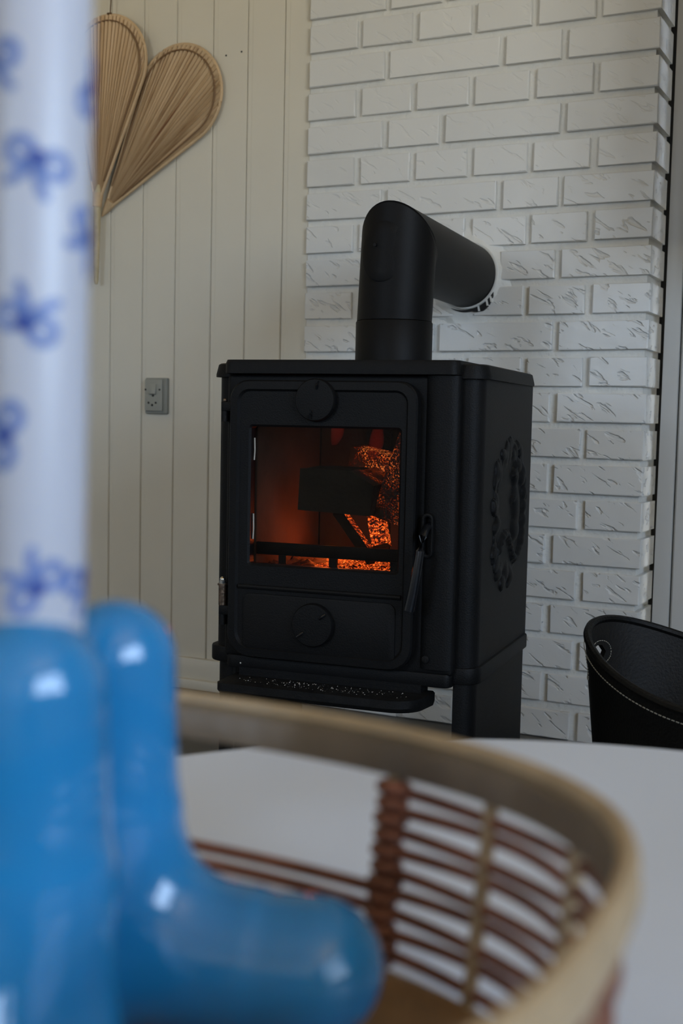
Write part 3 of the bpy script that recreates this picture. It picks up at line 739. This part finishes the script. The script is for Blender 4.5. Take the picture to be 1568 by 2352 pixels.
# inspection cover let into the front of the elbow
mb = MB(); L = []
for (rr, off) in ((0.0395, -0.0005), (0.0395, 0.0010), (0.0382, 0.0016), (0.026, 0.0016), (0.012, 0.0016), (0.0004, 0.0016)):
    l = []
    for q in range(40):
        u = rr * math.cos(2*PI*q/40); v = rr * 1.18 * math.sin(2*PI*q/40); a = u / PR
        l.append((PXL - 0.006 + LEAN(ZA - 0.018 + v) + (PR + off) * math.sin(a), PYL - (PR + off) * math.cos(a), ZA - 0.018 + v))
    L.append(l)
mb.loft(L); ic = mb.build('inspection_cover', M['pipe'], fp)
MB().cyl((PXL - 0.014, PYL - PR - 0.0005, ZA - 0.008), (PXL - 0.014, PYL - PR - 0.0035, ZA - 0.008), 0.003, n=6).build('screw', M['pipe'], ic)
# pale sealing collar where the pipe enters the wall
hx, hy = PXL, PYL
s5, c5 = math.sin(SANG), math.cos(SANG)
def wall_hit(c, s_, r, off):
    # point of the (tilted) cylinder of radius r on the plane world y = off
    lx = PXL + 0.0045 + r * c; ly = (off - SO[1] - lx * s5) / c5
    return (lx, ly, ZA - r * s_)
mb = MB(); L = []
for r_, off in ((PR + 0.0005, -0.010), (PR + 0.0035, -0.010), (PR + 0.0045, -0.008), (PR + 0.0045, 0.01), (PR + 0.0005, 0.01), (PR + 0.0005, -0.010)):
    L.append(circ(lambda c, s_: wall_hit(c, s_, r_, off)))
mb.loft(L, cap=False); mb.build('wall_collar', M['plaster'], fp)['label'] = 'white painted collar at the wall'

# ================================================================ PALM LEAF FANS
def fan(name, apex, ang, y, mat, label, seed, handle):
    rnd = random.Random(seed)
    t = thing(name, label, 'wall fan', (apex[0], y, apex[1]), 0, 'palm leaf fans on the panelling')
    t.rotation_euler = (0, ang, 0)
    CC, CRD = 0.308, 0.106; pm = math.asin(CRD / CC) * 0.992
    rho = lambda p: CC * math.cos(p) + math.sqrt(max(0, CRD ** 2 - (CC * math.sin(p)) ** 2))
    NP = 27; NR = 14; amp = [rnd.uniform(0.5, 1.2) for _ in range(NP + 1)]
    loops_f = []; loops_b = []
    for k in range(NP * 2 + 1):
        p = -pm + 2 * pm * k / (NP * 2); lf = []; lb = []
        for i in range(NR + 1):
            q = 0.012 + (rho(p) - 0.012) * i / NR
            yy = (0.0042 * amp[k // 2] * (1 if k % 2 else -1)) * min(1, q / 0.25 + 0.25) - 0.006 * (1 - (p / pm) ** 2) * (q / 0.41)
            lf.append((q * math.sin(p), yy, q * math.cos(p))); lb.append((q * math.sin(p), yy + 0.0022, q * math.cos(p)))
        loops_f.append(lf); loops_b.append(lb)
    mb = MB()
    mb.loft([f + b_[::-1] for f, b_ in zip(loops_f, loops_b)], closed=True)
    mb.build('leaf', mat, t, smooth=False)
    # outline: straight edges from the apex and round head
    pts = [(0.018 * math.sin(-pm), 0, 0.018 * math.cos(pm))]; a0 = PI / 2 + pm
    for k in range(33):
        a = a0 - (2 * a0) * k / 32
        pts.append((CRD * math.sin(-a) , 0, CC + CRD * math.cos(a)))
    pts.append((0.018 * math.sin(pm), 0, 0.018 * math.cos(pm)))
    MB().tube([(x, -0.001, z) for x, _, z in pts], 0.0040, 8, flat=(0.8, 1.0)).build('rim_binding', M['leaf_rim'], t)
    ri = CRD - 0.0125; pm2 = math.asin(ri / CC); a1 = PI / 2 + pm2
    ins = [(-0.060 * math.sin(pm2), -0.0050, 0.060 * math.cos(pm2))]
    for k in range(41):
        a = a1 - (2 * a1) * k / 40
        ins.append((-ri * math.sin(a), -0.0062 - 0.002 * math.cos(a), CC + ri * math.cos(a)))
    ins.append((0.060 * math.sin(pm2), -0.0050, 0.060 * math.cos(pm2)))
    MB().tube(ins, 0.0017, 6).build('stitch_line', M['leaf_stitch'], t)
    if handle:
        MB().tube([(0, 0, 0.05), (0, -0.001, 0.03), (0, 0.0, 0.0), (0.004, 0.001, -0.08), (0.009, 0.002, -0.160), (0.0095, 0.002, -0.168)], [0.004, 0.011, 0.0085, 0.0075, 0.0055, 0.003], 12).build('handle', M['fan_handle'], t)
        MB().tube([(0, -0.001, 0.032), (0, -0.001, 0.002)], [0.0125, 0.0105], 12).build('leaf_binding', M['leaf_rim'], t)
        MB().tube([(0.0, 0.000, 0.410), (-0.004, 0.003, 0.56), (-0.006, 0.004, 0.62)], 0.0014, 6).build('hanging_cord', M['string'], t)
        MB().tube([(-0.004, -0.004, 0.4165), (0.006, -0.004, 0.4165)], 0.0028, 8).build('cord_knot', M['string'], t)
    else:
        MB().tube([(0, -0.0005, 0.03), (0, 0, 0.008), (-0.001, 0.0, -0.012)], [0.012, 0.0085, 0.002], 10).build('leaf_binding', M['leaf_rim'], t)
    return t
fan('palm_fan', (-0.5225, 1.060), math.radians(4.5), -0.014, M['leaf_a'], 'upright straw palm-leaf fan with a cane handle hanging by a cord', 3, True)
fan('palm_fan', (-0.5130, 1.052), math.radians(40.0), 0.001, M['leaf_b'], 'tilted straw palm-leaf fan leaning right behind the upright fan', 9, False)

# ================================================================ OUTLET
ol = thing('power_outlet', 'grey switched power outlet on the cream panelling', 'outlet', (-0.3705, PY, 0.6445), 0)
plate_xz(MB(), rrect(0, 0, 0.058, 0.079, 0.003), -0.010, 0.0).build('mounting_frame', M['outlet_frame'], ol, 0.002)
plate_xz(MB(), rrect(-0.0035, 0.0015, 0.046, 0.070, 0.003), -0.0155, -0.010).build('face_plate', M['outlet'], ol, 0.0015)
mb = MB().add([(-0.012, -0.0155, 0.002), (0.005, -0.0155, 0.002), (0.005, -0.0155, 0.026), (-0.012, -0.0155, 0.026), (-0.012, -0.0215, 0.004), (0.005, -0.0215, 0.004), (0.005, -0.0170, 0.026), (-0.012, -0.0170, 0.026)],
    [(0, 3, 2, 1), (4, 5, 6, 7), (0, 1, 5, 4), (1, 2, 6, 5), (2, 3, 7, 6), (3, 0, 4, 7)]); mb.build('switch_rocker', M['outlet'], ol, 0.0008)
for (hx_, hz_, hr) in ((-0.0155, -0.0155, 0.0024), (0.0035, -0.0155, 0.0024), (-0.006, -0.0205, 0.0026), (-0.024, 0.0135, 0.0022), (0.0135, 0.0135, 0.0022), (-0.004, 0.0005, 0.0028)):
    MB().cyl((hx_, -0.0150, hz_), (hx_, -0.0162, hz_), hr, n=12).build('socket_hole', M['hole'], ol)

# ================================================================ LOG BIN of black leather
BC = Vector((1.0417, -0.7114, 0)); BPHI = 2.7513; BA, BB, BZ0, BDZ = 0.2707, 0.1595, 0.2794, 0.0601
bn = thing('log_bin', 'black leather oval log bin with pale stitching and a cut-out handle', 'bin', BC, BPHI)
NT, NV = 96, 24
def bpos(th, t, off=0.0):
    """th angle, t 0..1 from base to rim, off inward"""
    k = 0.86 + 0.14 * t
    c, s_ = math.cos(th), math.sin(th)
    rimz = BZ0 + BDZ * c * c
    return Vector(((BA * k - off) * c, (BB * k - off) * s_, 0.004 + (rimz - 0.004) * t))
# hole at th=0: cells -4..4 in th, t rows
hi0, hi1, hj0, hj1 = 0, 8, 20, 22
def bin_shell(off, flip):
    mb = MB(); idx = {}
    def vid(i, j):
        key = (i % NT, j)
        if key not in idx:
            idx[key] = len(mb.v); mb.v.append(tuple(bpos(2 * PI * (i % NT) / NT, j / NV, off)))
        return idx[key]
    for i in range(NT):
        ii = i if i < NT / 2 else i - NT
        for j in range(NV):
            if hi0 <= ii < hi1 and hj0 <= j < hj1: continue
            mb.f.append((vid(i, j), vid(i + 1, j), vid(i + 1, j + 1), vid(i, j + 1))); mb.mi.append(0)
    # rim of the hole: rectangle boundary to ellipse
    bnd = [(i, hj0) for i in range(hi0, hi1)] + [(hi1, j) for j in range(hj0, hj1)] + [(i, hj1) for i in range(hi1, hi0, -1)] + [(hi0, j) for j in range(hj1, hj0, -1)]
    hole = []
    ci, cj = (hi0 + hi1) / 2, (hj0 + hj1) / 2
    for (i, j) in bnd:
        a = math.atan2((j - cj) / (hj1 - hj0), (i - ci) / (hi1 - hi0))
        p = bpos(2 * PI * (ci + math.copysign(abs(math.cos(a)) ** 0.7, math.cos(a)) * (hi1 - hi0) * 0.47) / NT, (cj + math.copysign(abs(math.sin(a)) ** 0.8, math.sin(a)) * (hj1 - hj0) * 0.43) / NV, off)
        hole.append(len(mb.v)); mb.v.append(tuple(p))
    for k in range(len(bnd)):
        a, b_ = bnd[k], bnd[(k + 1) % len(bnd)]
        mb.f.append((vid(*a), vid(*b_), hole[(k + 1) % len(bnd)], hole[k])); mb.mi.append(0)
    return mb, [mb.v[h] for h in hole]
TH = 0.007
mo, ho_ = bin_shell(0.0, False); mi_, hi_ = bin_shell(TH, True)
wall_o = mo.build('outer_wall', M['leather'], bn); mi_.build('inner_lining', M['leather_in'], bn)
MB().loft([ho_, hi_], cap=False).build('handle_edge', M['leather'], bn)
rim_pts = [bpos(2 * PI * k / NT, 1.0, TH / 2) for k in range(NT)]
MB().tube(rim_pts, 0.0055, 8, closed=True).build('rim_piping', M['leather'], bn)
MB().loft([[tuple(bpos(2 * PI * k / NT, 0.0)) [:2] + (0.0,) for k in range(NT)], [tuple(bpos(2 * PI * k / NT, 0.02)) for k in range(NT)]]).build('base', M['leather'], bn)
mb = MB()
for side, off in ((0, -0.0006), (1, TH + 0.0006)):
    nst = 260
    for k in range(nst):
        a0 = 2 * PI * k / nst; a1 = 2 * PI * (k + 0.62) / nst
        p, q = bpos(a0, 1.0, off), bpos(a1, 1.0, off); p.z -= 0.013; q.z -= 0.013
        mb.tube([p, q], 0.00065, 5)
cen = (0.0, (hj0 + hj1) / 2 / NV)
for off in (-0.0006, TH + 0.0006):
    for k in range(40):
        f = lambda a: bpos(2 * PI * ((hi0 + hi1) / 2 + math.copysign(abs(math.cos(a)) ** 0.7, math.cos(a)) * (hi1 - hi0) * 0.60) / NT, cen[1] + math.copysign(abs(math.sin(a)) ** 0.8, math.sin(a)) * (hj1 - hj0) * 0.62 / NV, off)
        mb.tube([f(2 * PI * k / 40), f(2 * PI * (k + 0.6) / 40)], 0.00055, 5)
o = mb.build('stitching', M['thread'], bn, smooth=False, weld=False); o['kind'] = 'stuff'; o['label'] = 'pale dashed stitching'

# ================================================================ TABLE
TZ = 0.385; TC = (1.1087, -1.801); TR = 0.408
tb = thing('coffee_table', 'round white coffee table in front of the stove', 'table', (TC[0], TC[1], 0), 0)
mb = MB(); L = []
for (rr, z) in ((TR - 0.006, TZ - 0.022), (TR, TZ - 0.017), (TR, TZ - 0.004), (TR - 0.001, TZ - 0.0015), (TR - 0.003, TZ)):
    L.append([(rr * math.cos(2*PI*q/128), rr * math.sin(2*PI*q/128), z) for q in range(128)])
mb.loft(L); mb.build('tabletop', M['table'], tb)
for k in range(4):
    a = PI / 4 + k * PI / 2
    MB().cyl((0.27 * math.cos(a), 0.27 * math.sin(a), TZ - 0.022), (0.31 * math.cos(a), 0.31 * math.sin(a), 0.0), 0.018, 0.012, 16).build('leg', M['tableleg'], tb)

# ================================================================ RATTAN TRAY
KC = (0.9134, -1.9364); KA, KB, KN = 0.215, 0.151, 2.75
KZ0 = TZ + 0.0005; KTOP = 0.4815
kt = thing('rattan_tray', 'oval rattan tray with tan rim and reddish woven sides on the white table', 'tray', (KC[0], KC[1], KZ0), 0)
H = KTOP - KZ0
def kp(a, z, off=0.0):
    c, s_ = math.cos(a), math.sin(a); k = 0.955 + 0.045 * min(1, max(0, z / H))
    x = math.copysign(abs(c) ** (2 / KN), c) * (KA * k - off); y = math.copysign(abs(s_) ** (2 / KN), s_) * (KB * k - off)
    return Vector((x, y, z))
def ang_at_x(x, side):      # angle whose rim point has this x
    return math.acos(min(1, abs(x / KA) ** (KN / 2))) if x >= 0 and side > 0 else (PI - math.acos(min(1, abs(x / KA) ** (KN / 2))) if side > 0 else (-math.acos(min(1, abs(x / KA) ** (KN / 2))) if x >= 0 else -(PI - math.acos(min(1, abs(x / KA) ** (KN / 2))))))
NA = 160
AS = [2 * PI * k / NA for k in range(NA)]
# rim band: flat bent bamboo strip with a rounded top cane
mb = MB(); L = []
BT = 0.0155
for off, z in ((-0.0012, H - BT), (-0.0028, H - BT * 0.5), (-0.0012, H - 0.003), (0.0006, H), (0.0020, H - 0.001), (0.0020, H - BT), (-0.0012, H - BT)):
    L.append([tuple(kp(a, z, off)) for a in AS])
mb.loft(L, cap=False); rimb = mb.build('rim_band', M['rattan_tan'], kt)
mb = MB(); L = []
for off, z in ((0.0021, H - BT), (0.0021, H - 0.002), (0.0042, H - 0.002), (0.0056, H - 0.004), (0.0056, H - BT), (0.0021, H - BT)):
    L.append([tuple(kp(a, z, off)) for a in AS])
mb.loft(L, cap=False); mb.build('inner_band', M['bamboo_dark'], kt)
MB().tube([kp(a, H - 0.0002, 0.0018) for a in AS], 0.0034, 8, closed=True).build('top_cane', M['rattan_tan'], rimb)
# base
mb = MB(); mb.loft([[tuple(kp(a, 0.0, 0.002)) for a in AS], [tuple(kp(a, 0.0055, 0.002)) for a in AS]]); mb.build('base', M['basket_base'], kt)
# handle posts on the long sides
PX_ = 0.1005
posts = [ang_at_x(PX_, 1), ang_at_x(-PX_, 1), ang_at_x(-PX_, -1), ang_at_x(PX_, -1)]
for a in posts:
    po = MB().tube([kp(a, 0.004, 0.002), kp(a, H - BT + 0.002, 0.002)], 0.0030, 8).build('post', M['rattan_tan'], kt)
    for k in range(12):
        z = 0.008 + k * (H - BT - 0.010) / 11.5
        c = kp(a, z, 0.002); L2 = []
        MB().sphere((c.x, c.y, c.z), (0.0068 + 0.0008 * (k % 2), 0.0060, 0.0036), 10, 7).build('rattan_wrap', M['rattan'], po)
# ribs
rib_a = [ang_at_x(x, sd) for sd in (1, -1) for x in (0.146, 0.186, -0.146, -0.186)] + [0.0, PI]
for a in rib_a:
    MB().tube([kp(a, 0.003, 0.0025), kp(a, H - BT * 0.5, 0.0025)], 0.0029, 8).build('rib', M['rattan_tan'], kt)
# woven rods: the lower ones run right round, the upper ones stop at the handle posts
nrow = 9
def rod(a0, a1, z, amp, ph, closed=False):
    m = max(8, int(abs(a1 - a0) / (2 * PI) * NA)); pts = []
    for k in range(m if closed else m + 1):
        a = a0 + (a1 - a0) * k / m
        w = amp * math.sin(a * 9 + ph)
        pts.append(kp(a, z + 0.0008 * math.sin(a * 5 + ph), 0.002 + w))
    return MB().tube(pts, 0.0024, 7, closed=closed).build('woven_rod', M['rattan'], kt)
for k in range(nrow):
    z = 0.0115 + k * (H - BT - 0.0125) / (nrow - 0.35)
    if k < 4:
        rod(0, 2 * PI, z, 0.0006, k * PI, True)
    else:
        rod(posts[3], posts[0], z, 0.0006, k * PI); rod(posts[1], 2 * PI + posts[2], z, 0.0006, k * PI)

# ================================================================ BLUE BOOTS and CANDLE
TRAYZ = KZ0 + 0.0058
import numpy as np
def surface_nets(D, origin, h):
    """quad mesh of the zero level of the grid D (negative inside)"""
    nx, ny, nz = D.shape; inside = D < 0
    c = inside[:-1, :-1, :-1].astype(int)
    cnt = sum(inside[a:nx - 1 + a, b:ny - 1 + b, d:nz - 1 + d].astype(int) for a in (0, 1) for b in (0, 1) for d in (0, 1))
    act = np.argwhere((cnt > 0) & (cnt < 8)); vid = -np.ones(c.shape, int); vid[tuple(act.T)] = np.arange(len(act))
    P = np.zeros((len(act), 3)); W = np.zeros(len(act))
    corners = [(a, b, d) for a in (0, 1) for b in (0, 1) for d in (0, 1)]
    for p in corners:
        for ax in range(3):
            if p[ax]: continue
            q = list(p); q[ax] = 1
            dp = D[act[:, 0] + p[0], act[:, 1] + p[1], act[:, 2] + p[2]]; dq = D[act[:, 0] + q[0], act[:, 1] + q[1], act[:, 2] + q[2]]
            m = (dp < 0) != (dq < 0); t = np.where(m, dp / np.where(m, dp - dq, 1), 0)
            pt = np.tile(np.array(p, float), (len(act), 1)); pt[:, ax] += t
            P += pt * m[:, None]; W += m
    V = (act + P / W[:, None]) * h + np.array(origin)
    Fs = []
    for ax in range(3):
        o1, o2 = [k for k in range(3) if k != ax]
        sl0 = [slice(None)] * 3; sl1 = [slice(None)] * 3; sl0[ax] = slice(0, -1); sl1[ax] = slice(1, None)
        for e in np.argwhere(inside[tuple(sl0)] != inside[tuple(sl1)]):
            if e[o1] < 1 or e[o2] < 1 or e[ax] >= vid.shape[ax] or e[o1] >= vid.shape[o1] or e[o2] >= vid.shape[o2]: continue
            k = []
            for (da, db) in ((0, 0), (1, 0), (1, 1), (0, 1)):
                q = e.copy(); q[o1] -= da; q[o2] -= db; k.append(int(vid[tuple(q)]))
            if min(k) >= 0: Fs.append(tuple(k))
    return [tuple(v) for v in V], Fs
def boot(name, base, toe, r, h, label):
    """glazed ceramic boot: rounded shaft melting into a rounded foot"""
    base = Vector(base); d = Vector((toe[0] - base.x, toe[1] - base.y, 0)); ln = d.length; rz = math.atan2(d.y, d.x)
    fr_ = r * 1.13; hs = 0.0018; m = 0.006
    xs = np.arange(-r * 1.3 - m, ln + m, hs); ys = np.arange(-fr_ * 1.2 - m, fr_ * 1.2 + m, hs); zs = np.arange(-m, h + m, hs)
    X, Y, Z = np.meshgrid(xs, ys, zs, indexing='ij')
    z0, z1 = r * 1.05, h - r * 0.93
    t = np.clip((Z - z0) / (z1 - z0), 0, 1); rr = r * (1.14 - 0.17 * t)
    zc = z0 + (z1 - z0) * t; dz = (Z - zc) / np.where(Z > z1, 0.96, 1.0)
    d1 = np.sqrt(X ** 2 + Y ** 2 + dz ** 2) - rr
    xc = np.clip(X, 0, ln - fr_); d2 = np.sqrt((X - xc) ** 2 + (Y / 1.06) ** 2 + (Z - fr_ * 0.97) ** 2) - fr_
    # instep: the shaft bends into the foot through a wide elbow
    rb = r * 1.02; RF = 0.029 + rb; cx, cz = RF, fr_ * 0.97 + (fr_ - rb) + RF
    rho = np.sqrt((X - cx) ** 2 + (Z - cz) ** 2)
    zf = cz - RF
    d3 = np.where((X <= cx) & (Z <= cz), np.sqrt((rho - RF) ** 2 + Y ** 2) - rb,
                  np.where(Z > cz, np.sqrt(X ** 2 + Y ** 2) - rb + (Z - cz) * 0.5 + np.maximum(X - cx, 0) * 4, np.sqrt((Z - zf) ** 2 + Y ** 2) - rb + (X - cx) * 0.9))
    d3 = np.where(X > ln - fr_, 1.0, d3)
    def smin(a, b, k):
        h_ = np.clip(0.5 + 0.5 * (b - a) / k, 0, 1); return b * (1 - h_) + a * h_ - k * h_ * (1 - h_)
    D = smin(smin(d1, d2, 0.006), d3, 0.007)
    D = np.maximum(D, 0.0012 - Z)
    V, Fs = surface_nets(D, (xs[0], ys[0], zs[0]), hs)
    mb = MB(); mb.add(V, Fs)
    o = mb.build(name, M['blue'], None, weld=False, angle=70)
    o.location = (base.x, base.y, base.z - 0.0010); o.rotation_euler = (0, 0, rz)
    return tag(o, label, 'boot', 'blue ceramic boots')
boot('ceramic_boot', (0.943, -1.880, TRAYZ), (1.0335, -1.8500), 0.0215, 0.1480, 'glossy blue ceramic boot with its toe pointing right in the tray')
B1 = (0.9605, -1.944)
boot('ceramic_boot', (B1[0], B1[1], TRAYZ), (B1[0] - 0.020, B1[1] - 0.088), 0.0232, 0.1530, 'glossy blue ceramic boot nearest the viewer holding the candle')

cd = thing('candle', 'white candle printed with blue bows standing in the blue boot', 'candle', (0.9564, -1.9370, 0.5340), 0)
cd.rotation_euler = (0.0, math.radians(0.7), 0)
CRAD = 0.0146; CH = 0.245
mb = MB(); mb.loft([[(rr * math.cos(2*PI*q/48), rr * math.sin(2*PI*q/48), z) for q in range(48)] for rr, z in ((CRAD * 0.94, 0), (CRAD, 0.004), (CRAD, CH - 0.006), (CRAD * 0.8, CH - 0.001), (CRAD * 0.3, CH))])
mb.build('wax', M['candle'], cd)
MB().tube([(0, 0, CH - 0.002), (0.0008, 0, CH + 0.006), (0.002, 0, CH + 0.011)], 0.0009, 6).build('wick', M['wick'], cd)
view = math.atan2(CAM_LOC.y + 1.9365, CAM_LOC.x - 0.9575)      # side of the candle turned to the room
def cyl_pt(u, z, e=0.00025):
    """u = arc length to the right of the facing line"""
    a = view + u / CRAD
    return ((CRAD + e) * math.cos(a), (CRAD + e) * math.sin(a), z)
def ribbon(mb, pts, w):
    m = len(pts); Lf = []; Rt = []
    for i, (u, z) in enumerate(pts):
        a = pts[max(0, i - 1)]; b_ = pts[min(m - 1, i + 1)]
        dx, dz = b_[0] - a[0], b_[1] - a[1]; ll = math.hypot(dx, dz) or 1
        nx_, nz_ = -dz / ll, dx / ll; ww = w[i] if isinstance(w, list) else w
        Lf.append((u + nx_ * ww / 2, z + nz_ * ww / 2)); Rt.append((u - nx_ * ww / 2, z - nz_ * ww / 2))
    V = []
    for (a, b_) in zip(Lf, Rt):
        V += [cyl_pt(*a), cyl_pt(*b_), cyl_pt(*a, e=-0.0004), cyl_pt(*b_, e=-0.0004)]
    Fs = []
    for i in range(m - 1):
        k = 4 * i; Fs += [(k, k + 1, k + 5, k + 4), (k + 1, k + 3, k + 7, k + 5), (k, k + 4, k + 6, k + 2)]
    mb.add(V, Fs)
def bow(u, z, rot, s=1.0):
    rot = math.radians(rot); ca, sa = math.cos(rot), math.sin(rot)
    tf = lambda p: (u + s * (p[0] * ca - p[1] * sa), z + s * (p[0] * sa + p[1] * ca))
    mb = MB()
    for sg in (1, -1):
        loop = []
        for k in range(19):
            a = -PI + 2 * PI * k / 18
            loop.append(tf((sg * (0.0052 + 0.0036 * math.cos(a)), 0.0006 + 0.0031 * math.sin(a))))
        ribbon(mb, loop, 0.0030 * s)
        tail = [tf((sg * (0.0006 + 0.0030 * t + 0.0034 * t * t), -0.0008 - 0.0105 * t + 0.0022 * t * t)) for t in [k / 8 for k in range(9)]]
        ribbon(mb, tail, [0.0029 * s] * 8 + [0.0014 * s])
    b_ = mb.build('printed_bow', M['bow'], cd, smooth=True)
    mk = MB(); ribbon(mk, [tf((-0.0024, 0.0002)), tf((-0.001, 0.0006)), tf((0.001, 0.0006)), tf((0.0024, 0.0002))], [0.0026 * s, 0.0044 * s, 0.0044 * s, 0.0026 * s])
    # the knot sits a hair above the loops
    for i, v in enumerate(mk.v):
        k = 1 + 0.0003 / CRAD; mk.v[i] = (v[0] * k, v[1] * k, v[2])
    mk.build('bow_knot', M['knot'], b_)
#   arc position, height above the candle foot, turn
for u, z, rot in ((-0.0005, 0.1370, -22), (-0.0031, 0.0930, 156), (-0.0092, 0.0612, 258), (0.0004, 0.0186, 221), (-0.0150, 0.1640, 10), (0.0190, 0.1600, 60), (0.0185, 0.0190, 10), (0.0186, 0.1180, -40), (-0.0005, 0.1960, -120), (0.017, 0.208, 100),
                  (0.036, 0.180, 10), (0.038, 0.130, -70), (0.036, 0.080, 150), (0.034, 0.035, 40), (-0.027, 0.195, 80), (-0.029, 0.135, -30), (-0.027, 0.095, 200), (-0.026, 0.040, 60)):
    bow(u, z, rot)
